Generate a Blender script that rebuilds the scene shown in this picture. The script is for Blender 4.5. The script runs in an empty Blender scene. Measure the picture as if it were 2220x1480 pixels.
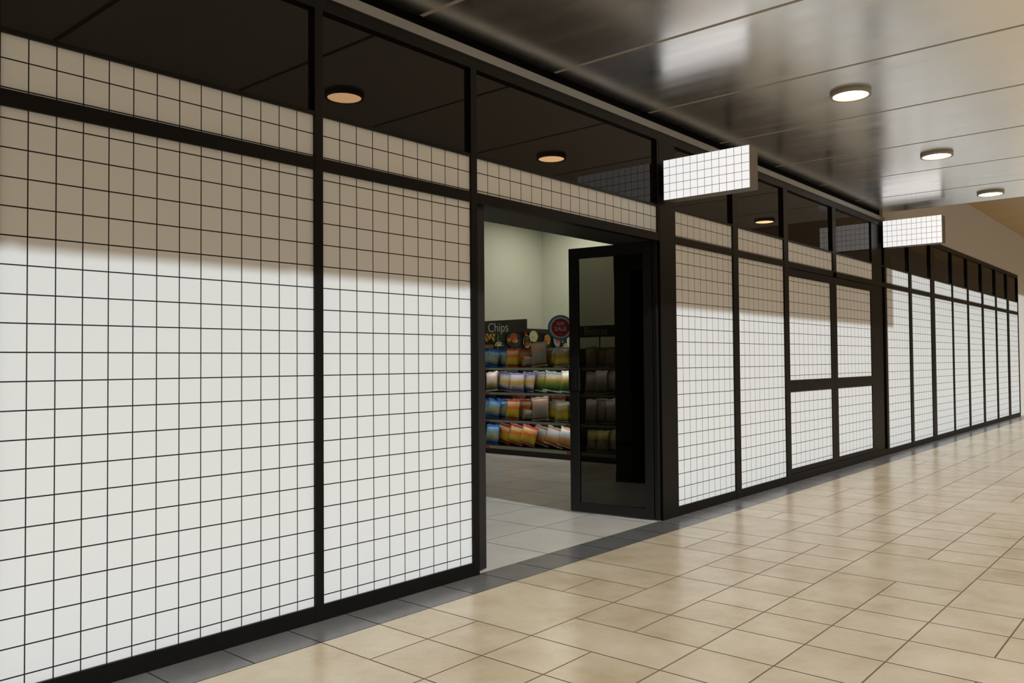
import bpy, bmesh, math, random
from mathutils import Vector, Matrix
random.seed(7)
R = math.radians
sc = bpy.context.scene
COL = sc.collection

# ------------------------------------------------------------------ helpers
class MB:
    """collects boxes, prisms, lathes; build() links them as ONE mesh object"""
    def __init__(s): s.v = []; s.f = []; s.m = []; s.uv = []; s.sm = []
    def quad(s, pts, m=0, uv=None, smooth=False):
        i = len(s.v); s.v += [tuple(p) for p in pts]
        s.f.append(tuple(range(i, i+len(pts)))); s.m.append(m); s.uv.append(uv); s.sm.append(smooth)
    def box(s, x0, x1, y0, y1, z0, z1, m=0, front_uv=None, side=None):
        i = len(s.v)
        s.v += [(x0,y0,z0),(x1,y0,z0),(x1,y1,z0),(x0,y1,z0),(x0,y0,z1),(x1,y0,z1),(x1,y1,z1),(x0,y1,z1)]
        F = [(3,2,1,0),(4,5,6,7),(0,1,5,4),(1,2,6,5),(2,3,7,6),(3,0,4,7)]
        for k, q in enumerate(F):
            s.f.append(tuple(i+a for a in q)); s.m.append(m); s.uv.append(None); s.sm.append(False)
        if front_uv:
            xa, za, sx, sz = front_uv
            s.uv[-4] = [((x-xa)/sx, (z-za)/sz) for x, z in ((x0,z0),(x1,z0),(x1,z1),(x0,z1))]
        return s
    def lathe(s, prof, cx, cy, n=48, ms=None, smooth=True):
        for k in range(len(prof)-1):
            (r0,z0),(r1,z1) = prof[k], prof[k+1]
            m = ms[k] if ms else 0
            for a in range(n):
                t0, t1 = 2*math.pi*a/n, 2*math.pi*(a+1)/n
                P = lambda r,z,t: (cx+r*math.cos(t), cy+r*math.sin(t), z)
                if r0 < 1e-6: s.quad([P(0,z0,0),P(r1,z1,t1),P(r1,z1,t0)], m, None, False)
                elif r1 < 1e-6: s.quad([P(r0,z0,t0),P(0,z1,0),P(r0,z0,t1)][::-1], m, None, False)
                else: s.quad([P(r0,z0,t0),P(r0,z0,t1),P(r1,z1,t1),P(r1,z1,t0)], m, None, smooth and r0 == r1)
        return s
    def prism(s, pts2, fn, d0, d1, m=0, sides=True):
        """polygon pts2 (a,b) extruded from d0 to d1; fn(a,b,d)->xyz"""
        s.quad([fn(a,b,d0) for a,b in pts2], m)
        s.quad([fn(a,b,d1) for a,b in reversed(pts2)], m)
        if sides:
            n = len(pts2)
            for k in range(n):
                a, b = pts2[k], pts2[(k+1) % n]
                s.quad([fn(*b,d0), fn(*a,d0), fn(*a,d1), fn(*b,d1)], m)
        return s
    def build(s, name, mats, parent=None, weld=False):
        me = bpy.data.meshes.new(name)
        me.from_pydata(s.v, [], s.f)
        if not isinstance(mats, (list, tuple)): mats = [mats]
        for m in mats: me.materials.append(m)
        me.polygons.foreach_set('material_index', s.m)
        me.polygons.foreach_set('use_smooth', s.sm)
        if any(u for u in s.uv):
            ul = me.uv_layers.new(name='UVMap')
            for p in me.polygons:
                u = s.uv[p.index]
                for j, li in enumerate(p.loop_indices):
                    ul.data[li].uv = u[j] if u else (0.5, 0.5)
        if weld:
            bm = bmesh.new(); bm.from_mesh(me)
            bmesh.ops.remove_doubles(bm, verts=bm.verts, dist=1e-5)
            bmesh.ops.recalc_face_normals(bm, faces=bm.faces)
            bm.to_mesh(me); bm.free()
        me.update()
        o = bpy.data.objects.new(name, me); COL.objects.link(o)
        if parent: o.parent = parent
        return o

def thing(name, label, cat, loc=(0,0,0), rot=(0,0,0), group=None):
    o = bpy.data.objects.new(name, None); COL.objects.link(o)
    o.empty_display_size = 0.1
    o.location = loc; o.rotation_euler = rot
    o['label'] = label; o['category'] = cat
    if group: o['group'] = group
    return o
def tag(o, label=None, cat=None, group=None, kind=None):
    if label: o['label'] = label
    if cat: o['category'] = cat
    if group: o['group'] = group
    if kind: o['kind'] = kind
    return o
def struct(o, label=None, cat=None): return tag(o, label, cat, None, 'structure')

# ------------------------------------------------------------------ materials
def new_mat(name):
    m = bpy.data.materials.new(name); m.use_nodes = True
    nt = m.node_tree
    return m, nt, nt.nodes['Principled BSDF']
def setc(b, col, rough=0.5, metal=0.0, spec=0.5):
    b.inputs['Base Color'].default_value = (*col, 1)
    b.inputs['Roughness'].default_value = rough
    b.inputs['Metallic'].default_value = metal
    b.inputs['Specular IOR Level'].default_value = spec
def simple(name, col, rough=0.5, metal=0.0, spec=0.5):
    m, nt, b = new_mat(name); setc(b, col, rough, metal, spec); return m
def N(nt, t, **kw):
    n = nt.nodes.new(t)
    for k, v in kw.items(): setattr(n, k, v)
    return n
def L(nt, a, b): nt.links.new(a, b)
def mathn(nt, op, a, b=None):
    n = N(nt, 'ShaderNodeMath', operation=op)
    for i, x in enumerate((a, b)):
        if x is None: continue
        if isinstance(x, (int, float)): n.inputs[i].default_value = x
        else: L(nt, x, n.inputs[i])
    return n.outputs[0]
def mixc(nt, fac, a, b):
    n = N(nt, 'ShaderNodeMix', data_type='RGBA')
    if isinstance(fac, (int, float)): n.inputs[0].default_value = fac
    else: L(nt, fac, n.inputs[0])
    for i, x in ((6, a), (7, b)):
        if isinstance(x, tuple): n.inputs[i].default_value = (*x, 1)
        else: L(nt, x, n.inputs[i])
    return n.outputs[2]
def noise(nt, scale, detail=4, rough=0.6, vec=None):
    n = N(nt, 'ShaderNodeTexNoise'); n.inputs['Scale'].default_value = scale
    n.inputs['Detail'].default_value = detail; n.inputs['Roughness'].default_value = rough
    if vec is not None: L(nt, vec, n.inputs['Vector'])
    return n
def ramp(nt, fac, stops):
    r = N(nt, 'ShaderNodeValToRGB'); e = r.color_ramp.elements
    while len(e) < len(stops): e.new(0.5)
    for k, (p, c) in enumerate(stops):
        e[k].position = p; e[k].color = (*c, 1)
    L(nt, fac, r.inputs[0]); return r.outputs[0]

def grid_mask(nt, lw):
    uv = N(nt, 'ShaderNodeUVMap'); uv.uv_map = 'UVMap'
    sp = N(nt, 'ShaderNodeSeparateXYZ'); L(nt, uv.outputs[0], sp.inputs[0])
    out = []
    for k in (0, 1):
        f = mathn(nt, 'FRACT', mathn(nt, 'ADD', sp.outputs[k], 100.5))
        d = mathn(nt, 'ABSOLUTE', mathn(nt, 'SUBTRACT', f, 0.5))
        out.append(mathn(nt, 'LESS_THAN', d, lw/2))
    return mathn(nt, 'MAXIMUM', out[0], out[1])

def grid_mat(name, base, line, lw, emit=0.0, rough=0.55):
    m, nt, b = new_mat(name); setc(b, base, rough, 0, 0.3)
    mk = grid_mask(nt, lw)
    tc = N(nt, 'ShaderNodeTexCoord')
    nz = noise(nt, 170, 3, 0.7, tc.outputs['Object'])
    sp = mathn(nt, 'MULTIPLY_ADD', nz.outputs[0], 0.10); sp.node.inputs[2].default_value = 0.95
    c0 = N(nt, 'ShaderNodeVectorMath', operation='SCALE'); c0.inputs[0].default_value = base
    L(nt, sp, c0.inputs['Scale'])
    c = mixc(nt, mk, c0.outputs[0], line)
    L(nt, c, b.inputs['Base Color'])
    if emit:
        L(nt, c, b.inputs['Emission Color']); b.inputs['Emission Strength'].default_value = emit
    return m

M = {}
M['grid'] = grid_mat('white_grid_panel', (0.69, 0.69, 0.685), (0.006, 0.006, 0.006), 0.048)
M['signgrid'] = grid_mat('lit_grid_sign', (0.80, 0.81, 0.83), (0.05, 0.05, 0.052), 0.055, 0.90)
# dark bronze frame with faint brushed streaks
def frame_mat(name, col, rough=0.42):
    m, nt, b = new_mat(name); setc(b, col, rough, 0, 0.17)
    tc = N(nt, 'ShaderNodeTexCoord'); mp = N(nt, 'ShaderNodeMapping'); mp.inputs['Scale'].default_value = (45, 45, 3)
    L(nt, tc.outputs['Object'], mp.inputs[0])
    nz = noise(nt, 1.0, 3, 0.6, mp.outputs[0])
    lo = tuple(c*0.65 for c in col); hi = tuple(c*1.45 for c in col)
    L(nt, mixc(nt, nz.outputs[0], lo, hi), b.inputs['Base Color'])
    return m
M['frame'] = frame_mat('dark_bronze_frame', (0.0036, 0.0029, 0.0022))
M['lintel'] = None
m, nt, b = new_mat('dark_bronze_glass'); nt.nodes.remove(b)      # bronze-coated pane: dark body, weak mirror
df = N(nt, 'ShaderNodeBsdfDiffuse'); df.inputs[0].default_value = (0.006, 0.0042, 0.003, 1)
gl = N(nt, 'ShaderNodeBsdfGlossy'); gl.inputs['Roughness'].default_value = 0.012; gl.inputs['Color'].default_value = (0.52, 0.50, 0.48, 1)
fr = N(nt, 'ShaderNodeFresnel'); fr.inputs[0].default_value = 1.46
mx = N(nt, 'ShaderNodeMixShader'); L(nt, fr.outputs[0], mx.inputs[0]); L(nt, df.outputs[0], mx.inputs[1]); L(nt, gl.outputs[0], mx.inputs[2])
L(nt, mx.outputs[0], nt.nodes['Material Output'].inputs[0]); M['glass'] = m
M['black'] = simple('matte_black', (0.003, 0.0028, 0.0027), 0.7, 0, 0.1)
M['strip'] = simple('satin_grey_metal', (0.26, 0.258, 0.26), 0.4, 0.2, 0.5)
M['doorframe'] = simple('anthracite_door_metal', (0.012, 0.0118, 0.0120), 0.38, 0, 0.4)
M['signcase'] = simple('grey_brown_sign_case', (0.115, 0.108, 0.098), 0.5)

m, nt, b = new_mat('dark_wood_lintel'); setc(b, (0.012, 0.012, 0.010), 0.5, 0, 0.4)
tc = N(nt, 'ShaderNodeTexCoord'); mp = N(nt, 'ShaderNodeMapping'); mp.inputs['Scale'].default_value = (5, 40, 5)
L(nt, tc.outputs['Object'], mp.inputs[0]); nz = noise(nt, 1.0, 4, 0.65, mp.outputs[0])
L(nt, mixc(nt, nz.outputs[0], (0.005, 0.005, 0.004), (0.022, 0.023, 0.019)), b.inputs['Base Color'])
M['lintel'] = m

# tinted door glass: straight-through tint plus fresnel mirror
m, nt, b = new_mat('smoked_door_glass'); nt.nodes.remove(b)
tr = N(nt, 'ShaderNodeBsdfTransparent'); tr.inputs[0].default_value = (0.37, 0.365, 0.33, 1)
gl = N(nt, 'ShaderNodeBsdfGlossy'); gl.inputs['Roughness'].default_value = 0.01
fr = N(nt, 'ShaderNodeFresnel'); fr.inputs[0].default_value = 1.45
mx = N(nt, 'ShaderNodeMixShader'); L(nt, fr.outputs[0], mx.inputs[0]); L(nt, tr.outputs[0], mx.inputs[1]); L(nt, gl.outputs[0], mx.inputs[2])
L(nt, mx.outputs[0], nt.nodes['Material Output'].inputs[0]); M['doorglass'] = m

# ceiling: satin metal panels
m, nt, b = new_mat('satin_ceiling_panel'); setc(b, (0.8, 0.77, 0.72), 0.2, 1.0, 0.5)
tc = N(nt, 'ShaderNodeTexCoord'); mp = N(nt, 'ShaderNodeMapping'); mp.inputs['Scale'].default_value = (4.5, 0.8, 1)
L(nt, tc.outputs['Object'], mp.inputs[0]); nz = noise(nt, 1.3, 3, 0.5, mp.outputs[0])
rr_ = mathn(nt, 'MULTIPLY_ADD', nz.outputs[0], 0.16); rr_.node.inputs[2].default_value = 0.155
L(nt, rr_, b.inputs['Roughness'])
nz2 = noise(nt, 0.9, 4, 0.6, mp.outputs[0])
L(nt, mixc(nt, nz2.outputs[0], (0.90, 0.885, 0.865), (0.97, 0.965, 0.955)), b.inputs['Base Color'])
M['ceil'] = m
M['groove'] = simple('ceiling_joint_grey', (0.36, 0.33, 0.29), 0.6)
# wood plank ceiling
m, nt, b = new_mat('tan_plank_ceiling'); setc(b, (0.42, 0.29, 0.15), 0.5, 0, 0.4)
tc = N(nt, 'ShaderNodeTexCoord'); mp = N(nt, 'ShaderNodeMapping'); mp.inputs['Scale'].default_value = (18, 1.2, 1)
L(nt, tc.outputs['Object'], mp.inputs[0]); nz = noise(nt, 1.0, 4, 0.6, mp.outputs[0])
L(nt, mixc(nt, nz.outputs[0], (0.36, 0.24, 0.12), (0.52, 0.36, 0.19)), b.inputs['Base Color']); M['wood'] = m

def mottled(name, a, c, scale, rough, spec=0.4, det=6):
    m, nt, b = new_mat(name); setc(b, a, rough, 0, spec)
    tc = N(nt, 'ShaderNodeTexCoord'); nz = noise(nt, scale, det, 0.65, tc.outputs['Object'])
    L(nt, ramp(nt, nz.outputs[0], [(0.3, a), (0.7, c)]), b.inputs['Base Color']); return m
M['plaster'] = mottled('beige_grey_plaster', (0.53, 0.50, 0.46), (0.61, 0.58, 0.535), 26, 0.75)
M['shopwall'] = mottled('pale_green_grey_paint', (0.62, 0.625, 0.515), (0.70, 0.70, 0.59), 34, 0.7)
M['shopceil'] = simple('shop_white_ceiling', (0.6, 0.6, 0.55), 0.8)

# mall floor tiles: one shade per tile and cloudy stone
def tile_mat(name, lo, hi, cloud, rough, rv=0.08, spec=0.5):
    m, nt, b = new_mat(name); setc(b, lo, rough, 0, spec)
    ge = N(nt, 'ShaderNodeNewGeometry'); tc = N(nt, 'ShaderNodeTexCoord')
    n1 = noise(nt, 2.3, 6, 0.65, tc.outputs['Object']); n2 = noise(nt, 130, 4, 0.75, tc.outputs['Object'])
    f = mathn(nt, 'MULTIPLY_ADD', ge.outputs['Random Per Island'], 0.20); L(nt, mathn(nt, 'MULTIPLY', n1.outputs[0], 1.0), f.node.inputs[2])
    f2 = mathn(nt, 'MULTIPLY_ADD', n2.outputs[0], cloud); L(nt, mathn(nt, 'SUBTRACT', f, cloud/2), f2.node.inputs[2])
    L(nt, ramp(nt, f2, [(0.3, lo), (0.85, hi)]), b.inputs['Base Color'])
    r = mathn(nt, 'MULTIPLY_ADD', n1.outputs[0], rv); r.node.inputs[2].default_value = rough-rv/2
    L(nt, r, b.inputs['Roughness'])
    return m
M['tile'] = tile_mat('sand_stone_tile', (0.49, 0.38, 0.235), (0.70, 0.605, 0.46), 0.55, 0.24)
M['grout'] = simple('brown_grout', (0.20, 0.148, 0.092), 0.8)
M['border'] = tile_mat('grey_granite_tile', (0.12, 0.117, 0.115), (0.175, 0.171, 0.168), 0.5, 0.25, 0.08, 0.75)
M['bgrout'] = simple('dark_grout', (0.05, 0.046, 0.042), 0.8)
M['shoptile'] = tile_mat('grey_terrazzo_tile', (0.52, 0.485, 0.43), (0.67, 0.64, 0.59), 0.8, 0.33)

# lamps
def emis(name, col, s):
    m, nt, b = new_mat(name); setc(b, (0.8, 0.8, 0.8), 0.5)
    b.inputs['Emission Color'].default_value = (*col, 1); b.inputs['Emission Strength'].default_value = s; return m
M['lamp'] = emis('warm_lamp_diffuser', (1.0, 0.60, 0.29), 20.0)
M['lampring'] = simple('grey_lamp_ring', (0.30, 0.27, 0.23), 0.45)
M['shopfill'] = emis('shop_fill_panel', (1.0, 0.98, 0.84), 11.5)  # glow of the added, unseen panels that brighten the shop
M['led'] = emis('shelf_led', (1.0, 0.98, 0.92), 13.0)

# shop fittings
M['shelfdark'] = simple('dark_shelf_metal', (0.012, 0.012, 0.010), 0.5)
M['rail'] = simple('pale_green_grey_price_rail', (0.30, 0.32, 0.25), 0.5)
M['tagred'] = simple('red_price_tag', (0.36, 0.07, 0.05), 0.5)
M['tagwhite'] = simple('white_dot', (0.8, 0.8, 0.75), 0.5)
M['signbrown'] = simple('dark_brown_sign_board', (0.022, 0.019, 0.010), 0.4)
M['lettergrey'] = simple('grey_letter', (0.55, 0.55, 0.50), 0.5)
M['letterdim'] = simple('dim_letter', (0.62, 0.62, 0.56), 0.5)
M['blue'] = simple('badge_blue', (0.03, 0.21, 0.40), 0.45)
M['badgewhite'] = simple('badge_white', (0.56, 0.57, 0.50), 0.5)
M['badgered'] = simple('badge_red', (0.33, 0.012, 0.03), 0.45)

# ------------------------------------------------------------------ storefront geometry (facade plane y = 0, x to the right, shop at +y)
FY, GY = -0.017, 0.0              # frame front, panel plane
ZB, ZM0, ZM1, ZT0, ZT1, ZG = 0.093, 2.663, 2.738, 2.99, 3.012, 3.632
def panel(parent, x0, x1, z0, z1, gx, gz, sx, sz=0.13, name='tiled_panel', label=None):
    mb = MB().box(x0-0.004, x1+0.004, GY, GY+0.02, z0-0.004, z1+0.004, 0, (gx, gz, sx, sz))
    o = mb.build(name, M['grid'], parent)
    if label: o['label'] = label
    return o
def bay(n, x0, x1, gx, sx, label, kind='full', bx=None):
    w = bpy.data.objects.new('window_%d' % n, None); COL.objects.link(w); struct(w, label, 'window')
    w.empty_display_size = 0.1
    # frame rails of this bay
    f = MB()
    if kind == 'full': f.box(x0, x1, FY, 0.05, 0.0, ZB)
    f.box(x0, x1, FY, 0.05, ZM0, ZM1)
    f.box(x0, x1, FY, 0.05, ZT0, ZT1)
    f.build('window_frame', M['frame'], w)
    if kind == 'full': panel(w, x0, x1, ZB, ZM0, gx, 2.613, sx)
    if bx is None: bx = (gx, sx)
    panel(w, x0, x1, ZM1, ZT0, bx[0], 2.889 if n == 4 else 2.880, bx[1], name='upper_tiled_panel')
    MB().box(x0-0.004, x1+0.004, 0.014, 0.03, ZT1-0.004, ZG+0.004).build('transom_glass', M['glass'], w)
    return w
WL = 'white grid-patterned window bay '
bay(1, -1.72, -0.058, -1.72, 0.1191, WL+'at the far left end of the shopfront')
bay(2, 0.0, 1.662, 0.0, 0.1191, WL+'widest on the left, at the left edge of the photo')
bay(3, 1.720, 3.007, 1.7275, 0.1293, WL+'just left of the open doorway')
bay(4, 3.068, 5.588, 3.074, 0.1273, 'grid-patterned band and dark glass over the open doorway', 'top')
bay(5, 5.922, 7.187, 5.944, 0.1285, WL+'just right of the open door')
bay(6, 7.315, 8.585, 7.347, 0.129, WL+'just left of the closed double doors')
bay(7, 8.716, 10.275, 8.763, 0.1503, 'grid band and dark glass over the left closed door', 'top')
bay(8, 10.410, 12.0, 10.45, 0.1503, 'grid band and dark glass over the right closed door', 'top')
FAR = [(12.68, 13.95), (14.10, 15.36), (15.61, 16.95), (17.03, 18.27), (18.38, 19.66), (19.81, 21.14), (21.275, 22.54), (22.76, 23.99)]
ordn = ['first', 'second', 'third', 'fourth', 'fifth', 'sixth', 'seventh', 'last']
for k, (a, c) in enumerate(FAR):
    bay(9+k, a, c, a+0.11, 0.15, 'narrow grid-patterned bay beyond the far sign, %s from the wide post' % ordn[k])

# posts
def post(n, x0, x1, label, z1=ZG, y0=FY-0.002):
    struct(MB().box(x0, x1, y0, 0.07, 0, z1).build('trim_%d' % n, M['frame']), label, 'post')
tn = 1
POSTS = [(-0.058, 0.0, 'slim dark post at the left edge of the photo'), (1.662, 1.720, 'slim dark post between the two left window bays'),
         (3.007, 3.068, 'dark left jamb post of the open doorway'), (5.622, 5.922, 'wide dark post right of the open doorway'),
         (7.187, 7.315, 'dark post between the two bays right of the open door'), (8.585, 8.716, 'dark post left of the closed double doors'),
         (12.575, 12.68, 'slim dark post behind the far sign')]
for a, c, l in POSTS:
    post(tn, a, c, l); tn += 1
for k in range(7):
    post(tn, FAR[k][1], FAR[k+1][0], 'dark post between the %s and %s narrow far bays' % (ordn[k], ordn[k+1])); tn += 1
post(tn, 23.99, 24.03, 'dark end post of the far shopfront by the plaster wall'); tn += 1
struct(MB().box(5.588, 5.622, FY, 0.07, ZM0, ZG).build('trim_%d' % tn, M['frame']), 'dark strip between the doorway band and the wide post', 'trim'); tn += 1
struct(MB().box(10.275, 10.410, FY, 0.06, ZM1-0.01, ZG).build('trim_%d' % tn, M['frame']), 'dark mullion above the closed double doors', 'trim'); tn += 1
# flat infill panel and shadow gap by the far sign
mb = MB(); mb.box(12.0, 12.485, -0.004, 0.04, 0.1, ZG); mb.box(12.0, 12.575, FY, 0.05, 0, 0.1); mb.box(12.0, 12.575, FY, 0.05, ZM0, ZM1); mb.box(12.0, 12.575, FY, 0.05, ZT0, ZT1)
mb.box(12.485, 12.575, 0.045, 0.06, 0.1, ZG)
struct(mb.build('trim_%d' % tn, M['frame']), 'flat dark infill panel right of the closed double doors', 'trim'); tn += 1
# head beam, metal strip, black board that paints the shade in the gap under the ceiling
struct(MB().box(-1.8, 24.03, FY-0.002, 0.07, ZG, 3.715).build('trim_%d' % tn, M['frame']), 'long dark head beam over the dark glass', 'beam'); tn += 1
struct(MB().box(-1.8, 12.60, -0.030, 0.03, 3.715, 3.779).build('trim_%d' % tn, M['strip']), 'long satin grey metal strip under the ceiling edge', 'trim'); tn += 1
struct(MB().box(-1.8, 12.60, 0.05, 0.07, 3.70, 3.90).build('trim_%d' % tn, M['black']), 'black board painting the shade of the gap between grey strip and ceiling', 'trim'); tn += 1
# deep lintel over doorway
struct(MB().box(3.068, 5.622, FY+0.002, 0.462, 2.664, 2.735).build('trim_%d' % tn, M['lintel']), 'deep dark wooden lintel over the open doorway', 'lintel'); tn += 1

# ------------------------------------------------------------------ doors
def open_leaf(n, hinge, ang, width, sgn, label, thick=0.045):
    """leaf in local coords: x along the leaf from the hinge, y thickness, z up"""
    d = bpy.data.objects.new('door_%d' % n, None); COL.objects.link(d); struct(d, label, 'door')
    d.location = hinge; d.rotation_euler = (0, 0, ang)
    z0, z1 = 0.012, 2.66; st, rl = 0.098, 0.105; h = thick/2
    f = MB()
    f.box(0, 0.085, -h, h, z0, z1); f.box(width-st, width, -h, h, z0, z1)
    f.box(0.085, width-st, -h, h, z1-rl, z1); f.box(0.085, width-st, -h, h, z0, z0+0.09)
    f.build('door_leaf_frame', M['doorframe'], d)
    MB().box(0.083, width-st+0.002, -0.004, 0.004, z0+0.088, z1-rl+0.002).build('door_glass', M['doorglass'], d)
    lk = MB(); lk.box(width-st-0.012, width+0.004, -h-0.012, h+0.012, 1.222, 1.445)
    lk.box(width-0.075, width-0.03, -h-0.02, h+0.02, 1.25, 1.42)
    lk.build('lock_box', M['doorframe'], d)
    return d
open_leaf(1, (5.603, 0.062, 0), R(97.6), 0.90, 1, 'open glass door leaf swung into the shop at the right of the doorway')
dl = open_leaf(2, (3.150, 0.085, 0), R(84), 0.92, -1, 'left door leaf swung inward behind the left jamb', 0.11)
# hinge-side stop strips of the doorway
struct(MB().box(3.068, 3.192, 0.03, 0.075, 0.014, 2.66).build('trim_%d' % tn, M['doorframe']), 'grey door stop strip on the left doorway jamb', 'trim'); tn += 1
struct(MB().box(5.590, 5.624, 0.012, 0.05, 0.0, 2.66).build('trim_%d' % tn, M['doorframe']), 'thin door stop strip on the right doorway jamb', 'trim'); tn += 1

def closed_leaf(n, x0, x1, g0, g1, label):
    d = bpy.data.objects.new('door_%d' % n, None); COL.objects.link(d); struct(d, label, 'door')
    f = MB(); y0, y1 = FY+0.004, 0.05; za, zb = 0.108, 2.655
    f.box(x0, g0, y0, y1, za, zb); f.box(g1, x1, y0, y1, za, zb)
    f.box(g0, g1, y0, y1, za, 0.168); f.box(g0, g1, y0, y1, 1.120, 1.264); f.box(g0, g1, y0, y1, 2.561, zb)
    f.build('door_leaf_frame', M['frame'], d)
    gx = 8.763 if n == 3 else 10.415
    panel(d, g0, g1, 1.264, 2.561, gx, 2.373, 0.1503, 0.1315, 'upper_tiled_panel')
    panel(d, g0, g1, 0.168, 1.120, gx, 0.985, 0.1503, 0.1285, 'lower_tiled_panel')
    return d
closed_leaf(3, 8.720, 10.292, 8.732, 10.176, 'left leaf of the closed double doors with grid panels')
closed_leaf(4, 10.298, 11.997, 10.411, 11.890, 'right leaf of the closed double doors with grid panels')
struct(MB().box(8.716, 12.0, FY-0.001, 0.06, 0, 0.104).build('trim_%d' % tn, M['frame']), 'dark threshold rail under the closed double doors', 'trim'); tn += 1
struct(MB().box(8.716, 12.0, 0.045, 0.07, 0.104, 2.67).build('trim_%d' % tn, M['black']), 'black backing behind the closed double doors', 'trim'); tn += 1

# ------------------------------------------------------------------ ceilings, walls, bulkhead
CX1, CZ, CW = 12.585, 3.856, 3.40
mb = MB(); edges = [-4.82, -3.35, -1.88, -0.41, 1.06, 2.53, 4.00, 5.45, 6.91, 8.37, 9.83, 11.27, CX1]
g = 0.019
for a, c in zip(edges[:-1], edges[1:]):
    mb.box(a+g, c-(g if c < CX1 else 0), -CW, 0.0, CZ, CZ+0.05, 0)
mb.box(edges[0], CX1, -CW+0.003, 0.0, CZ+0.010, CZ+0.09, 1)
struct(mb.build('ceiling', [M['ceil'], M['groove']]), 'low satin metal panel ceiling over the walkway', 'ceiling')
struct(MB().box(edges[0], CX1, -CW+0.01, 0.048, CZ+0.10, CZ+0.16).build('ceiling', M['plaster']), 'deck above the metal ceiling panels', 'ceiling')
struct(MB().box(CX1-0.06, CX1+0.005, -CW+0.002, 0.0, CZ+0.004, 4.90).build('wall_end', M['plaster']), 'plaster bulkhead rising from the end of the low ceiling', 'wall')
mb = MB(); xs = CX1+0.01; HZ = 4.85
while xs < 33:
    mb.box(xs+0.008, xs+1.452, -3.05, 0.0, HZ, HZ+0.04, 0); xs += 1.46
mb.box(CX1+0.01, 33, -3.04, 0.0, HZ+0.012, HZ+0.08, 1)
struct(mb.build('ceiling', [M['wood'], M['groove']]), 'higher tan plank ceiling beyond the low metal ceiling', 'ceiling')
mb = MB(); mb.box(12.60, 24.03, 0.0, 0.08, 3.715, HZ+0.1); mb.box(24.03, 33, 0.0, 0.08, 0, HZ+0.1)
struct(mb.build('wall_front', M['plaster']), 'beige plaster wall above and beyond the far shopfront', 'wall')
# shop interior
struct(MB().box(11.98, 12.1, 0.09, 6.62, 0, 4.3).build('wall_right', M['shopwall']), 'pale shop side wall behind the shelves', 'wall')
struct(MB().box(-2.0, 11.98, 6.5, 6.62, 0, 4.3).build('wall_back', M['shopwall']), 'pale back wall of the shop', 'wall')
struct(MB().box(-2.0, -1.88, 0.09, 6.5, 0, 4.3).build('wall_left', M['shopwall']), 'left side wall inside the shop', 'wall')
struct(MB().box(-2.0, 12.1, 0.09, 6.62, 4.3, 4.4).build('ceiling', M['shopceil']), 'plain ceiling inside the shop', 'ceiling')
struct(MB().box(-1.8, 12.1, 0.075, 0.088, 3.64, 4.4).build('wall_inner', M['shopceil']), 'inner upstand above the shopfront glass', 'wall')

# ------------------------------------------------------------------ floors
MOD, TX0 = 0.4053, 2.285
T = []                                             # tiles (k0,k1,r0,r1) in modules
def row(r, segs, dbl=()):
    """r: row index (two modules high); segs: list of (k0,k1,split,joints)"""
    for (k0, k1, split) in segs:
        if not split: T.append((k0, k1, r*2, r*2+2))
        else:
            k = k0
            while k < k1:
                if (k in dbl): T.append((k, k+2, r*2, r*2+1)); T.append((k, k+1, r*2+1, r*2+2)); T.append((k+1, k+2, r*2+1, r*2+2)); k += 2
                else: T.append((k, k+1, r*2, r*2+1)); T.append((k, k+1, r*2+1, r*2+2)); k += 1
for r in range(0, 17):
    for c in range(-5, 11):
        o = 8*c; q = r % 4
        if q == 0: row(r, [(o, o+2, 0), (o+2, o+3, 1), (o+3, o+4, 0), (o+4, o+6, 0), (o+6, o+8, 1)])
        elif q == 1: row(r, [(o, o+1, 0), (o+1, o+8, 1)], dbl=(o+2,))
        elif q == 2: row(r, [(o, o+6, 1), (o+6, o+8, 0)], dbl=(o+4,))
        else: row(r, [(o, o+2, 1), (o+2, o+3, 0), (o+3, o+7, 1), (o+7, o+8, 0)], dbl=(o+5,))
mb = MB(); gw = 0.0042
X_LO, X_HI = TX0-40*MOD, TX0+88*MOD
for (k0, k1, r0, r1) in T:
    xa, xb = TX0+k0*MOD+gw, TX0+k1*MOD-gw; ya, yb = -0.325-r1*MOD+gw, -0.325-r0*MOD-gw
    xa = max(xa, -9.5)
    if xb <= xa or xa > 33: continue
    mb.quad([(xa, ya, 0), (xb, ya, 0), (xb, yb, 0), (xa, yb, 0)], 0)
mb.quad([(-9.5, -13.9, -0.0025), (36, -13.9, -0.0025), (36, -0.325, -0.0025), (-9.5, -0.325, -0.0025)], 1)
mb.box(-9.5, 36, -13.9, -0.325, -0.1, -0.003, 1)
struct(mb.build('floor', [M['tile'], M['grout']]), 'sand-coloured stone tile floor of the walkway', 'floor')
mb = MB(); k = -29
while TX0+k*MOD < 24.1:
    mb.quad([(TX0+k*MOD+gw, -0.3225, 0), (TX0+(k+1)*MOD-gw, -0.3225, 0), (TX0+(k+1)*MOD-gw, -0.002, 0), (TX0+k*MOD+gw, -0.002, 0)], 0); k += 1
mb.box(-9.5, 24.15, -0.325, 0.0, -0.1, -0.003, 1)
struct(mb.build('floor', [M['border'], M['bgrout']]), 'grey granite border strip along the shopfront', 'floor')
mb = MB(); tw, th = 0.782, 0.711
for i in range(-6, 12):
    for j in range(0, 10):
        xa = 3.883+i*tw; ya = 0.0+j*th
        x1, y1 = min(xa+tw, 11.98), min(ya+th, 6.5)
        if x1-xa < 0.02 or y1-ya < 0.02 or xa < -2: continue
        mb.quad([(xa+0.0045, ya+0.0035, 0), (x1-0.0045, ya+0.0035, 0), (x1-0.0045, y1-0.0035, 0), (xa+0.0045, y1-0.0035, 0)], 0)
mb.box(-2, 11.98, 0.0, 6.5, -0.1, -0.002, 1)
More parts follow.
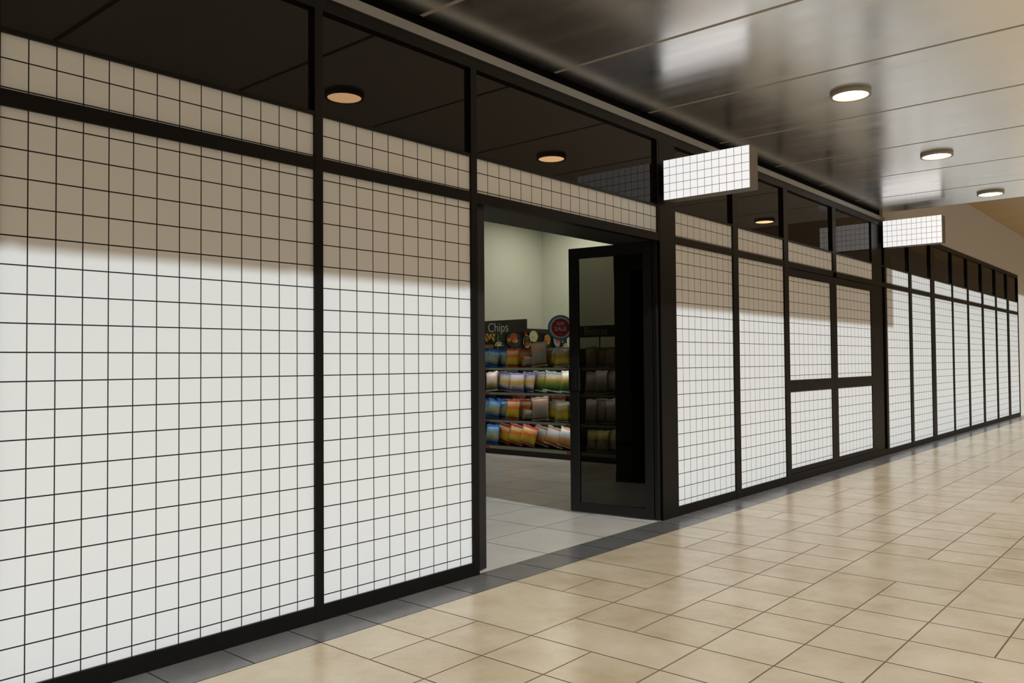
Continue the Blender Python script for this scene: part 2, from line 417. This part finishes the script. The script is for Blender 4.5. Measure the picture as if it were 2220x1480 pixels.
struct(mb.build('floor', [M['shoptile'], M['bgrout']]), 'grey tile floor inside the shop', 'floor')
mb = MB(); mb.box(24.15, 36, -0.325, 0.0, -0.1, 0.0, 0)
struct(mb.build('floor', M['tile']), 'stone floor strip beside the far plaster wall', 'floor')

# ------------------------------------------------------------------ projecting signs
def proj_sign(x0, x1, yo, z0, z1, label):
    t = thing('projecting_sign', label, 'sign', (x0, FY, z0), group='projecting lightbox signs')
    w, d, h = x1-x0, -(yo-FY), z1-z0
    mb = MB(); mb.box(0.004, w, -d, -0.045, 0, h); mb.build('sign_case', M['signcase'], t)
    f = MB()
    ncol, nrow = 12, 5
    uv = [(0.13+(-y-0.045)/(d-0.045)*11.87, 0.05+z/h*4.9) for y, z in ((-0.045, 0), (-d, 0), (-d, h), (-0.045, h))]
    # face looks towards -x; image-left edge is at the wall
    f.quad([(0, -0.045, 0), (0, -d, 0), (0, -d, h), (0, -0.045, h)][::-1], 0, uv[::-1])
    f.quad([(0, -0.045, 0), (0, -d, 0), (0.004, -d, 0), (0.004, -0.045, 0)], 0, [(0.5, 0.5)]*4)
    f.quad([(0, -0.045, h), (0.004, -0.045, h), (0.004, -d, h), (0, -d, h)], 0, [(0.5, 0.5)]*4)
    f.quad([(0, -d, 0), (0, -d, h), (0.004, -d, h), (0.004, -d, 0)], 0, [(0.5, 0.5)]*4)
    f.build('sign_face', M['signgrid'], t)
    MB().box(0.04, w-0.04, -0.05, 0.0, h*0.2, h*0.8).build('wall_bracket', M['black'], t)
    return t
proj_sign(5.634, 5.808, -0.928, 3.049, 3.427, 'white grid lightbox sign projecting above the wide post by the open door')
proj_sign(12.395, 12.600, -0.907, 3.277, 3.692, 'smaller-looking white grid lightbox sign projecting farther along, past the double doors')

# ------------------------------------------------------------------ round ceiling lights
def ceil_light(x, y, label):
    t = thing('ceiling_light', label, 'ceiling light', (x, y, CZ), group='round ceiling lights')
    r = 0.170
    MB().lathe([(0, 0), (r, 0), (r, -0.034), (r-0.022, -0.034), (r-0.026, -0.028)], 0, 0, 56).build('lamp_ring', M['lampring'], t, True)
    MB().lathe([(r-0.0255, -0.0285), (0, -0.0305)], 0, 0, 56).build('lamp_diffuser', M['lamp'], t, True)
    mb = MB().box(-0.012, 0.012, -r-0.004, -r+0.004, -0.026, -0.010); o = mb.build('clip', M['black'], t); o.rotation_euler = (0, 0, R(75))
    return t
LX = [3.20, 6.13, 9.02, 11.92]
LLAB = ['round ceiling light mirrored in the dark glass left of the doorway',
        'largest round ceiling light on the metal ceiling, nearest of the three in view', 'middle of the three round ceiling lights in view', 'farthest round ceiling light, near the end of the metal ceiling']
for x, l in zip(LX, LLAB): ceil_light(x, -1.65, l)

# ------------------------------------------------------------------ text helper
def text_mesh(body, size, mat, name, parent, loc, rot, ext=0.002, bold=0.0, align='CENTER', xs=1.0):
    cu = bpy.data.curves.new(name, 'FONT'); cu.body = body; cu.size = size; cu.extrude = ext; cu.offset = bold
    cu.align_x = align; cu.align_y = 'CENTER'
    tmp = bpy.data.objects.new('tmp_text', cu); COL.objects.link(tmp)
    bpy.context.view_layer.update()
    me = bpy.data.meshes.new_from_object(tmp.evaluated_get(bpy.context.evaluated_depsgraph_get()))
    bpy.data.objects.remove(tmp); bpy.data.curves.remove(cu)
    me.materials.clear(); me.materials.append(mat)
    o = bpy.data.objects.new(name, me); COL.objects.link(o); o.parent = parent
    o.location = loc; o.rotation_euler = rot; o.scale = (xs, 1, 1)
    return o
FACE_NX = (R(90), 0, R(-90))      # text plane facing -x (image right = -y)

# ------------------------------------------------------------------ shelves
SX = 8.97
def shelf_unit(y0, y1, label, tags):
    t = thing('shelf_unit', label, 'shelf', (SX, y0, 0)); w = y1-y0
    MB().box(0.43, 0.47, 0, w, 0.0, 1.72).build('back_panel', M['shelfdark'], t)
    MB().box(0.02, 0.43, 0, w, 0.0, 0.088).build('base_plinth', M['shelfdark'], t)
    for zt in (1.425, 1.018, 0.563, 0.135):
        lo = zt-0.036 if zt > 0.2 else zt-0.046
        s = MB().box(0.006, 0.43, 0.004, w-0.004, lo+0.006, zt).build('shelf_board', M['shelfdark'], t)
        MB().box(-0.006, 0.006, 0.0, w, lo, zt+0.002).build('price_rail', M['rail'], s)
        for ty in tags:
            MB().box(-0.009, -0.006, ty-y0-0.062, ty-y0+0.062, lo+0.006, zt-0.004).build('price_tag', M['tagred'], s)['label'] = 'red price tag'
        if zt > 0.2:
            MB().box(0.007, 0.022, 0.03, w-0.03, lo+0.0015, lo+0.0055).build('light_strip', M['led'], s)
    for yy in (0.0, w-0.03):
        MB().box(0.40, 0.44, yy, yy+0.03, 0, 1.74).build('upright', M['shelfdark'], t)
    return t
shelf_unit(3.44, 5.46, 'four-tier snack shelf seen through the open doorway under the Chips sign', [5.30, 3.57])
shelf_unit(2.50, 3.435, 'four-tier shelf seen through the smoked door glass under the Biscuit sign', [2.62])

# ------------------------------------------------------------------ snack bags
PAL = {  # printed colours from the bottom of the bag to its top
 'blue':   [(0, (.015,.07,.26)), (.18, (.02,.17,.50)), (.33, (.40,.30,.06)), (.46, (.42,.33,.10)), (.58, (.07,.34,.58)), (.70, (.10,.36,.60)), (.80, (.40,.34,.16)), (.88, (.02,.16,.52)), (1, (.012,.13,.50))],
 'redy':   [(0, (.40,.24,.03)), (.15, (.48,.36,.02)), (.38, (.50,.38,.03)), (.50, (.55,.16,.02)), (.62, (.58,.08,.015)), (.72, (.52,.36,.12)), (.86, (.50,.38,.16)), (.92, (.50,.07,.04)), (1, (.50,.06,.04))],
 'brown':  [(0, (.22,.13,.05)), (.3, (.19,.19,.17)), (.5, (.20,.20,.18)), (.7, (.32,.18,.11)), (1, (.34,.24,.18))],
 'greeny': [(0, (.28,.22,.03)), (.2, (.46,.36,.02)), (.35, (.42,.31,.02)), (.5, (.18,.10,.03)), (.7, (.30,.23,.06)), (.85, (.12,.10,.06)), (1, (.30,.29,.27))],
 'pinkg':  [(0, (.10,.11,.03)), (.25, (.22,.20,.08)), (.45, (.60,.55,.42)), (.65, (.62,.40,.38)), (.85, (.76,.68,.68)), (1, (.74,.70,.72))],
 'violet': [(0, (.20,.18,.32)), (.16, (.24,.21,.36)), (.28, (.66,.58,.52)), (.40, (.68,.42,.08)), (.55, (.68,.44,.10)), (.68, (.66,.60,.58)), (.85, (.50,.47,.60)), (1, (.22,.19,.38))],
 'greenw': [(0, (.05,.14,.02)), (.25, (.06,.17,.02)), (.42, (.22,.26,.04)), (.60, (.58,.33,.04)), (.76, (.66,.62,.48)), (.88, (.76,.80,.74)), (1, (.80,.83,.80))],
 'greyo':  [(0, (.30,.14,.04)), (.2, (.45,.20,.04)), (.40, (.55,.27,.07)), (.52, (.36,.36,.38)), (.64, (.42,.46,.50)), (.78, (.52,.53,.54)), (.90, (.66,.52,.42)), (1, (.62,.40,.30))],
 'biscy':  [(0, (.25,.24,.18)), (.3, (.36,.34,.20)), (.55, (.42,.22,.14)), (.75, (.50,.45,.05)), (1, (.50,.44,.25))],
 'biscg':  [(0, (.28,.22,.19)), (.4, (.34,.28,.25)), (.7, (.40,.33,.31)), (1, (.50,.42,.43))],
}
def bag_mat(kd):
    m, nt, b = new_mat('printed_bag_'+kd); setc(b, (.5,.5,.5), 0.38, 0, 0.5)
    tc = N(nt, 'ShaderNodeTexCoord'); sp = N(nt, 'ShaderNodeSeparateXYZ'); L(nt, tc.outputs['Generated'], sp.inputs[0])
    nz = noise(nt, 1.7, 3, 0.6, tc.outputs['Generated'])
    d = mathn(nt, 'SUBTRACT', nz.outputs[0], 0.5)
    z = mathn(nt, 'MULTIPLY_ADD', d, 0.34); L(nt, sp.outputs[2], z.node.inputs[2])
    rc = ramp(nt, z, PAL[kd]); rc.node.color_ramp.interpolation = 'B_SPLINE'
    L(nt, rc, b.inputs['Base Color'])
    return m
BM = {k: bag_mat(k) for k in PAL}
SEALM = {k: simple('bag_seal_'+k, tuple(0.85*c+0.02 for c in PAL[k][-1][1]), 0.3, 0.1) for k in PAL}
def bag_meshes(w, h, th, seed):
    rnd = random.Random(seed); nu, nv = 12, 14; hs = 0.022
    ph = rnd.random()*6; waist = 0.035+0.02*rnd.random()
    def P(u, v, s):                       # u in -1..1, v in 0..1
        edge = (1-abs(u)**2.6); ends = math.sin(math.pi*min(max(v, 0), 1))**0.55 if 0 < v < 1 else 0
        hw = w/2*(1 - waist*math.sin(math.pi*v) + 0.012*math.sin(9*v+ph))
        bulge = th/2*edge*ends*(1.12-0.3*v) + 0.004*math.sin(7*u+5*v+ph)*ends*edge
        return (u*hw, -s*bulge, hs + v*(h-2*hs))
    mb = MB()
    for s in (1, -1):
        for i in range(nu):
            for j in range(nv):
                u0, u1, v0, v1 = -1+2*i/nu, -1+2*(i+1)/nu, j/nv, (j+1)/nv
                q = [P(u0,v0,s), P(u1,v0,s), P(u1,v1,s), P(u0,v1,s)]
                mb.quad(q if s == 1 else q[::-1], 0, None, True)
    seals = []
    for top in (True, False):
        sb = MB(); n = 18; za, zb = (h-hs-0.001, h) if top else (0, hs+0.001)
        for i in range(n):
            xa, xb = -w/2+w*i/n, -w/2+w*(i+1)/n
            y = 0.0016*(1 if i % 2 else -1)
            zz = [0.006*math.sin(xa*40+ph), 0.006*math.sin(xb*40+ph)] if top else [0, 0]
            for s in (1, -1):
                q = [(xa, -s*0.0015-y, za), (xb, -s*0.0015+y, za), (xb, -s*0.0015+y, zb+zz[1]), (xa, -s*0.0015-y, zb+zz[0])]
                sb.quad(q if s == 1 else q[::-1], 0)
        seals.append(sb)
    return mb, seals
ROWN = {1: 'top', 2: 'second', 3: 'third', 4: 'bottom'}
SHELFZ = {1: 1.425, 2: 1.018, 3: 0.563, 4: 0.135}
bag_seed = [1]
def bag(kd, rowi, y, w, h, lean, label, dx=0.0, zlift=0.0, tilt=7, th=None, z=None):
    w *= 1.13; a = R(lean); we = max(0.17, w - h*abs(math.sin(a))*0.85)
    th = th or min(0.085, we*0.34); bag_seed[0] += 1
    if rowi > 1 and abs(lean) < 40:
        clear = SHELFZ[rowi-1]-0.036-SHELFZ[rowi]-0.012
        h = min(h, (clear - we*abs(math.sin(a)))/math.cos(a))
    z0 = (SHELFZ[rowi] if z is None else z) + we/2*abs(math.sin(a)) + zlift + 0.0015 + (0.004 if tilt else 0)
    w0 = y + dx*(y+4.066)/10.3                                 # keeps a set-back bag behind the gap it shows in
    yy = w0 + (h*0.5*math.sin(a) if abs(lean) < 40 else 0)     # y is the middle of the bag as seen
    t = thing('snack_bag', label, 'snack bag', (9.035+dx, yy, z0), (R(-tilt), a, R(-90)), group='snack bags on the %s shelf' % ROWN[rowi])
    mb, seals = bag_meshes(we, h, th, bag_seed[0])
    mb.build('bag_body', BM[kd], t, True)
    seals[0].build('top_seal', SEALM[kd], t); seals[1].build('bottom_seal', SEALM[kd], t)
    return t
SH = {1: 'top', 2: 'second', 3: 'third', 4: 'bottom'}
B = [
 ('blue', 1, 5.345, .200, .317, 0, 'blue and yellow snack bag at the far left of the top shelf', .06),
 ('blue', 1, 5.223, .277, .290, 9, 'light blue snack bag leaning right in front on the top shelf, left end', 0),
 ('blue', 1, 5.045, .250, .300, 3, 'dark blue snack bag on the top shelf beside the first red and yellow bag', .10),
 ('redy', 1, 4.796, .251, .316, 1, 'red and yellow snack bag on the top shelf, next to the blue bags', .03),
 ('redy', 1, 4.541, .250, .312, 1, 'red and yellow snack bag on the top shelf behind the toppled bag', .20),
 ('greeny', 1, 3.985, .255, .300, -5, 'olive yellow snack bag on the top shelf, next to the tall brown bag', .10),
 ('greeny', 1, 3.765, .290, .310, -3, 'olive yellow snack bag on the top shelf, in front near the door edge', .01),
 ('greeny', 1, 3.526, .230, .295, 0, 'olive yellow snack bag at the right end of the top shelf, cut by the door', .09),
 ('pinkg', 2, 5.262, .262, .325, -6, 'pale pink and green snack bag at the left end of the second shelf', .0),
 ('pinkg', 2, 5.110, .215, .325, 3, 'pale pink snack bag set back on the second shelf behind the violet ones', .20),
 ('violet', 2, 4.975, .290, .320, 8, 'violet, white and yellow snack bag, leftmost of the three on the second shelf', .10),
 ('violet', 2, 4.703, .286, .318, 1, 'violet, white and yellow snack bag, middle of the three on the second shelf', .0),
 ('violet', 2, 4.460, .270, .318, 6, 'violet, white and yellow snack bag, rightmost of the three on the second shelf', .08),
 ('greenw', 2, 4.225, .335, .352, 6, 'large green and white snack bag on the second shelf, leftmost of three', .17),
 ('greenw', 2, 3.945, .370, .352, 6, 'large green and white snack bag on the second shelf, middle of three', .085),
 ('greenw', 2, 3.640, .320, .350, 4, 'large green and white snack bag on the second shelf, cut by the door edge', .0),
 ('blue', 3, 5.340, .200, .345, 0, 'blue and yellow snack bag at the far left of the third shelf', .06),
 ('blue', 3, 5.222, .286, .310, 8, 'light blue snack bag leaning in front on the third shelf, left end', 0),
 ('blue', 3, 5.050, .255, .335, 2, 'dark blue snack bag on the third shelf beside the first red and yellow bag', .10),
 ('redy', 3, 4.798, .262, .340, 1, 'red and yellow snack bag on the third shelf, next to the blue bags', .03),
 ('redy', 3, 4.543, .254, .340, 1, 'red and yellow snack bag on the third shelf behind the toppled bag', .20),
 ('greeny', 3, 3.985, .262, .315, -5, 'olive and black snack bag on the third shelf, next to the tall brown bag', .10),
 ('greeny', 3, 3.785, .245, .318, -2, 'olive and black snack bag on the third shelf, middle of the right-hand three', .0),
 ('greeny', 3, 3.570, .243, .312, 0, 'olive and black snack bag at the right end of the third shelf by the door', .08),
 ('blue', 4, 5.256, .276, .330, 2, 'light blue and yellow snack bag at the left end of the bottom shelf', .0),
 ('blue', 4, 5.085, .200, .345, 0, 'dark blue snack bag set back on the bottom shelf behind the leaning red bag', .22),
 ('redy', 4, 4.985, .350, .325, 13, 'red and yellow snack bag leaning right on the bottom shelf, leftmost of three', .12),
 ('redy', 4, 4.718, .345, .322, 11, 'red and yellow snack bag leaning right on the bottom shelf, middle of three', .06),
 ('redy', 4, 4.460, .345, .325, 13, 'red and yellow snack bag leaning right on the bottom shelf, rightmost of three', .0),
 ('greyo', 4, 4.185, .390, .358, 14, 'grey and orange snack bag on the bottom shelf, leftmost of three', .14),
 ('greyo', 4, 3.925, .410, .365, 14, 'grey and orange snack bag on the bottom shelf, middle of three', .07),
 ('greyo', 4, 3.665, .388, .360, 13, 'grey and orange snack bag on the bottom shelf, cut by the door edge', .0),
]
for (kd, r, y, w, h, ln, lab, dx) in B: bag(kd, r, y, w, h, ln, lab, dx)
# tall brown bags leaning at the front, toppled brown bags
bag('brown', 1, 4.225, .330, .395, -5, 'tall brown-grey snack bag standing high on the top shelf against the food pictures', 0, 0, 4, 0.07)
bag('brown', 3, 4.215, .340, .405, -5, 'tall brown-grey snack bag on the third shelf reaching the rail above', 0, 0, 4, 0.07)
for r, lab in ((1, 'small brown snack bag toppled on its side on the top shelf'), (3, 'small brown snack bag toppled on its side on the third shelf')):
    t = bag('brown', r, 4.34, .30, .26, -86, lab, 0, 0, 0, 0.07)
    t.location = (9.118, 4.375, SHELFZ[r]+0.088)
# bags seen through the smoked door glass
BI = [('biscy', 1, 3.220, .205, .300, -8), ('biscy', 1, 3.024, .205, .304, 0), ('biscy', 1, 2.837, .215, .301, -4),
      ('biscg', 2, 3.235, .180, .335, 0), ('biscg', 2, 3.040, .200, .352, -2), ('biscg', 2, 2.850, .235, .352, -8),
      ('biscg', 3, 3.235, .180, .378, 0), ('biscg', 3, 3.050, .200, .388, -2), ('biscg', 3, 2.850, .235, .378, -8),
      ('biscy', 4, 3.215, .177, .330, 0), ('biscy', 4, 3.025, .180, .338, 0), ('biscy', 4, 2.839, .205, .341, -4)]
pos = ['leftmost', 'middle', 'rightmost']
for i, (kd, r, y, w, h, ln) in enumerate(BI):
    c = 'yellowish' if kd == 'biscy' else 'greyish pink'
    bag(kd, r, y, w, h, ln, '%s biscuit bag seen through the door glass, %s on the %s shelf' % (c, pos[i % 3], SH[r]), 0.075*(i % 2))
# second row of bags, only their tops showing
BK = [('greenw', 2, 4.83, 'yellow-topped bag peeking out behind the violet bags on the second shelf', .356, 'greeny'),
      ('redy', 3, 4.66, 'red bag top peeking out behind the two red and yellow bags on the third shelf', .385, 'redy'),
      ('redy', 3, 3.84, 'orange-red bag top peeking out behind the olive bags on the third shelf', .388, 'redy'),
      ('blue', 4, 4.58, 'blue bag top peeking out behind the leaning red bags on the bottom shelf', .375, 'blue'),
      ('redy', 4, 4.90, 'red bag top peeking out between the first two leaning bags, bottom shelf', .380, 'redy')]
for (_, r, y, lab, h, kd) in BK: bag(kd, r, y, .25, h, 0, lab, 0.31, 0, 2, 0.06)

# ------------------------------------------------------------------ shop signs
t = thing('shelf_sign', 'dark brown sign board reading Chips above the left snack shelf', 'sign', (8.95, 5.34, 2.0))
MB().box(0, 0.045, -0.912, 0.12, 0.0, 0.212).build('sign_board', M['signbrown'], t)
for yy in (0.0, -0.50): MB().box(0.045, 0.49, yy, yy+0.012, 0.03, 0.045).box(0.474, 0.486, yy, yy+0.012, -0.2795, 0.045).build('sign_post', M['shelfdark'], t)
text_mesh('Chips', 0.215, M['lettergrey'], 'lettering', t, (-0.001, -0.325, 0.088), FACE_NX, 0.003, -0.002, 'CENTER', 0.93)['label'] = 'pale grey letters reading Chips'
t = thing('shelf_sign', 'dark brown sign board reading Biscuit seen through the smoked door glass', 'sign', (8.95, 3.34, 1.885))
MB().box(0, 0.045, -0.75, 0.03, 0.0, 0.172).build('sign_board', M['signbrown'], t)
for yy in (-0.03, -0.7): MB().box(0.045, 0.49, yy, yy+0.012, 0.05, 0.065).box(0.474, 0.49, yy, yy+0.012, -0.1645, 0.065).build('sign_post', M['shelfdark'], t)
text_mesh('Biscuit', 0.175, M['letterdim'], 'lettering', t, (-0.001, -0.285, 0.086), FACE_NX, 0.003, -0.002, 'CENTER', 0.93)['label'] = 'dim grey letters reading Biscuit'

# round sale badge, facing the doorway
t = thing('sale_badge', 'round red and blue badge reading 50% SALE above the snack shelf', 'sign', (8.90, 3.68, 2.046), (0, 0, R(-52)))
def disc(r, n=72): return [(r*math.cos(2*math.pi*i/n), r*math.sin(2*math.pi*i/n)) for i in range(n)]
fn = lambda a, c, d: (a, d, c)
MB().prism(disc(0.195), fn, 0.0, 0.012).build('badge_rim', M['blue'], t)['label'] = 'blue rim'
MB().prism(disc(0.166), fn, -0.003, 0.002).build('badge_face', M['badgewhite'], t)['label'] = 'off-white face'
star = []
for i in range(60):
    r = 0.148 if i % 2 else 0.134
    star.append((r*math.cos(2*math.pi*i/60), r*math.sin(2*math.pi*i/60)))
MB().prism(star, fn, -0.006, -0.001).build('starburst', M['badgered'], t)['label'] = 'red starburst'
text_mesh('50%', 0.075, M['badgewhite'], 'lettering', t, (0, -0.008, 0.058), (R(90), 0, 0), 0.002, 0.0005)
text_mesh('SALE', 0.088, M['badgewhite'], 'lettering', t, (0, -0.008, -0.022), (R(90), 0, 0), 0.002, 0.0015)
def star5(cx, cz, r): return [(cx+(r if i % 2 == 0 else r*.42)*math.sin(math.pi*i/5), cz+(r if i % 2 == 0 else r*.42)*math.cos(math.pi*i/5)) for i in range(10)]
for cx, r in ((-0.036, .007), (0, .011), (0.036, .007)): MB().prism(star5(cx, -0.098, r), fn, -0.009, -0.005).build('star', M['badgewhite'], t)
MB().box(-0.006, 0.006, 0.012, 0.665, -0.006, 0.006).box(-0.006, 0.006, 0.653, 0.665, -0.3255, 0.006).build('badge_stem', M['shelfdark'], t)

# ------------------------------------------------------------------ food picture board behind the shelf
PC = {'slate': (.012,.017,.014), 'leaf': (.018,.05,.012), 'gold': (.50,.26,.05), 'golddk': (.22,.08,.015), 'plate': (.022,.026,.024), 'platerim': (.07,.075,.065),
      'red': (.30,.05,.02), 'orange': (.50,.16,.02), 'cream': (.60,.50,.26), 'bowlrim': (.50,.38,.16), 'stew': (.06,.035,.02), 'tom': (.38,.02,.015),
      'blue': (.06,.26,.36), 'pink': (.42,.06,.08), 'wood': (.25,.13,.08), 'grey': (.30,.30,.26), 'bar': (.018,.017,.014)}
names = list(PC); PMAT = []
for n_ in names: PMAT.append(mottled('print_'+n_, tuple(0.9*c for c in PC[n_]), tuple(min(.9,2.3*c) for c in PC[n_]), 22, 0.5, 0.3))
ix = {n_: i for i, n_ in enumerate(names)}
PY = 5.52
t = thing('picture_board', 'dark board printed with food dishes standing behind the snack shelf', 'picture board', (10.32, PY+0.02, 0))
mb = MB(); mb.box(9.0-10.32, 11.54-10.32, 0, 0.03, 1.5, 2.055, ix['slate'])
lay = [0]
def pr(poly, c):
    lay[0] += 1; d = -0.0006*lay[0]
    mb.quad([(x-10.32, d, z) for x, z in poly], ix[c])
def ell(cx, cz, rx, rz, n=28, a0=0, a1=360): return [(cx+rx*math.cos(R(a0+(a1-a0)*i/n)), cz+rz*math.sin(R(a0+(a1-a0)*i/n))) for i in range(n if a1-a0 >= 360 else n+1)]
def rrect(cx, cz, w, h, a):
    ca, sa = math.cos(R(a)), math.sin(R(a)); p = []
    for sx, sz, s0 in ((1,1,0),(-1,1,90),(-1,-1,180),(1,-1,270)):
        for q in range(5):
            th = R(s0+q*22.5); r = min(w, h)*.25
            x, z = sx*(w/2-r)+r*math.cos(th), sz*(h/2-r)+r*math.sin(th); p.append((cx+x*ca-z*sa, cz+x*sa+z*ca))
    return p
pr([(9.40,1.52),(9.63,1.52),(9.63,2.045),(9.40,2.045)], 'leaf')
for i in range(26): pr(ell(9.41+random.random()*.2, 1.72+random.random()*.31, .018, .012), 'slate')
for cx, cz in ((9.219,1.908),(9.28,1.943),(9.326,1.974),(9.39,1.919),(9.225,2.0),(9.40,1.998),(9.16,1.955)):
    pr(rrect(cx, cz, .062, .085, 32), 'golddk'); pr(rrect(cx-.003, cz+.006, .048, .066, 32), 'gold')
pr([(9.497,1.6),(9.507,1.6),(9.507,2.04),(9.497,2.04)], 'grey')
pr(ell(9.92,1.915,.195,.125), 'platerim'); pr(ell(9.92,1.918,.187,.119), 'plate')
pr(ell(9.94,1.985,.085,.058), 'red'); pr(ell(9.88,1.965,.05,.04), 'red'); pr(ell(9.80,1.914,.05,.035), 'orange'); pr(ell(9.96,1.905,.085,.042), 'orange'); pr(ell(9.90,1.93,.06,.025), 'red'); pr(ell(10.0,1.888,.02,.012), 'cream')
pr(ell(10.295,1.895,.11,.115), 'bowlrim'); pr(ell(10.295,1.9,.097,.1), 'stew'); pr(ell(10.29,1.845,.07,.04), 'golddk')
for i in range(12): pr(ell(10.235+random.random()*.12, 1.86+random.random()*.1, .014, .012), random.choice(['red', 'golddk', 'slate']))
pr(ell(10.475,1.99,.125,.105), 'bowlrim'); pr(ell(10.475,1.99,.115,.095), 'cream')
for i in range(7): pr(ell(10.40+random.random()*.15, 1.93+random.random()*.1, .022, .008), 'bowlrim')
pr(ell(10.235,2.03,.045,.03), 'tom')
pr(ell(10.87,1.935,.1,.105), 'golddk'); pr(ell(10.88,1.935,.085,.088), 'orange')
for i in range(12): pr(ell(10.81+random.random()*.13, 1.87+random.random()*.13, .02, .016), random.choice(['red', 'golddk', 'gold']))
pr(ell(11.167,1.95,.12,.15), 'blue'); pr(ell(11.167,1.955,.102,.128), 'badge' if 'badge' in ix else 'grey'); pr(ell(11.167,1.965,.08,.1), 'pink')
for cx, rr2 in ((9.50,.115),(11.42,.085)):
    pr(ell(cx,1.80,rr2,.075,20,0,180), 'cream'); pr(ell(cx,1.80,rr2*.78,.055,20,0,180), 'golddk'); pr(ell(cx,1.80,rr2*.62,.042,20,0,180), 'cream')
pr(rrect(9.22,1.79,.25,.06,0), 'wood'); pr(ell(9.26,1.825,.03,.016), 'tom'); pr(ell(11.33,1.90,.02,.022), 'gold'); pr(ell(11.22,1.80,.016,.012), 'tom'); pr(ell(11.27,1.80,.016,.012), 'tom')
mb.build('picture_panel', PMAT, t)
MB().box(9.0-10.32, 11.545-10.32, -0.02, 0.035, 2.055, 2.13).build('top_bar', PMAT[ix['bar']], t)
MB().box(9.0-10.32, 11.54-10.32, 0.0, 0.05, 0.0, 1.5).build('board_base', M['shelfdark'], t)

# ------------------------------------------------------------------ black cabinet standing in for an unidentified dark shape behind the door glass
t = thing('dark_block', 'tall black cabinet standing in for an unidentified dark shape behind the smoked door glass', 'block', (7.5, 1.76, 0))
MB().box(0.02, 0.70, -0.98, 0.0, 0.0, 3.05).build('block_body', M['black'], t)
f = MB(); f.box(0, 0.02, -0.98, 0.0, 0.0, 0.12); f.box(0, 0.02, -0.98, 0.0, 2.62, 3.05); f.box(0, 0.02, -0.50, -0.36, 0.12, 2.62)
f.build('block_frame', M['black'], t)
for a, c in ((-0.36, 0.0), (-0.98, -0.50)): MB().box(0.008, 0.019, a, c, 0.12, 2.62).build('block_inset', M['doorframe'], t)
MB().box(-0.02, 0.0, -0.53, -0.43, 1.245, 1.433).build('lock_box', M['black'], t)

# ------------------------------------------------------------------ added light panels, out of view, to brighten the shop
for i, (x, y) in enumerate([(10.9, 2.6), (10.9, 5.2), (7.3, 5.0)]):
    t = thing('shop_fill_panel', 'unseen square light panel added under the shop ceiling to brighten the shop', 'ceiling light', (x, y, 4.276), group='added unseen shop light panels')
    MB().box(-0.42, 0.42, -0.42, 0.42, -0.03, 0.0).build('fill_tray', M['shopceil'], t)
    MB().box(-0.38, 0.38, -0.38, 0.38, -0.036, -0.031).build('fill_diffuser', M['shopfill'], t)

# ------------------------------------------------------------------ daylight
sl = bpy.data.lights.new('sun', 'SUN'); sl.energy = 2.40; sl.angle = R(0.9); sl.color = (0.83, 0.935, 1.0)
so = bpy.data.objects.new('sun', sl); COL.objects.link(so)
dv = Vector((0.138, 1.0, -0.535)).normalized()
so.rotation_euler = dv.to_track_quat('-Z', 'Y').to_euler(); so.location = (0, -12, 8)
w = bpy.data.worlds.new('world'); sc.world = w; w.use_nodes = True
wn = w.node_tree; bg = wn.nodes['Background']
tc = N(wn, 'ShaderNodeTexCoord'); sp = N(wn, 'ShaderNodeSeparateXYZ'); L(wn, tc.outputs['Generated'], sp.inputs[0])
mr = mathn(wn, 'MULTIPLY_ADD', sp.outputs[2], 0.5); mr.node.inputs[2].default_value = 0.5
# brown street fronts low down, pale sky above
L(wn, ramp(wn, mr, [(0.49, (.09,.065,.04)), (0.52, (.13,.085,.045)), (0.62, (.20,.14,.08)), (0.70, (1.15,.95,.74)), (1.0, (.80,.84,.88))]), bg.inputs[0])
bg.inputs[1].default_value = 1.0

# ------------------------------------------------------------------ camera
cam = bpy.data.cameras.new('camera'); cam.lens = 29.010; cam.sensor_width = 36.0; cam.clip_start = 0.05
co = bpy.data.objects.new('camera', cam); COL.objects.link(co)
r = Vector((0.651836, -0.758316, -0.00812)); u = Vector((-0.014219, -0.022926, 0.999636)); f = Vector((0.758226, 0.651484, 0.025727))
mt = Matrix(((r.x, u.x, -f.x, -1.270), (r.y, u.y, -f.y, -4.066), (r.z, u.z, -f.z, 1.509), (0, 0, 0, 1)))
co.matrix_world = mt
sc.camera = co
sc.view_settings.view_transform = 'Standard'; sc.view_settings.look = 'None'
sc.view_settings.exposure = 0.0; sc.view_settings.gamma = 1.0; sc.view_settings.use_curve_mapping = False
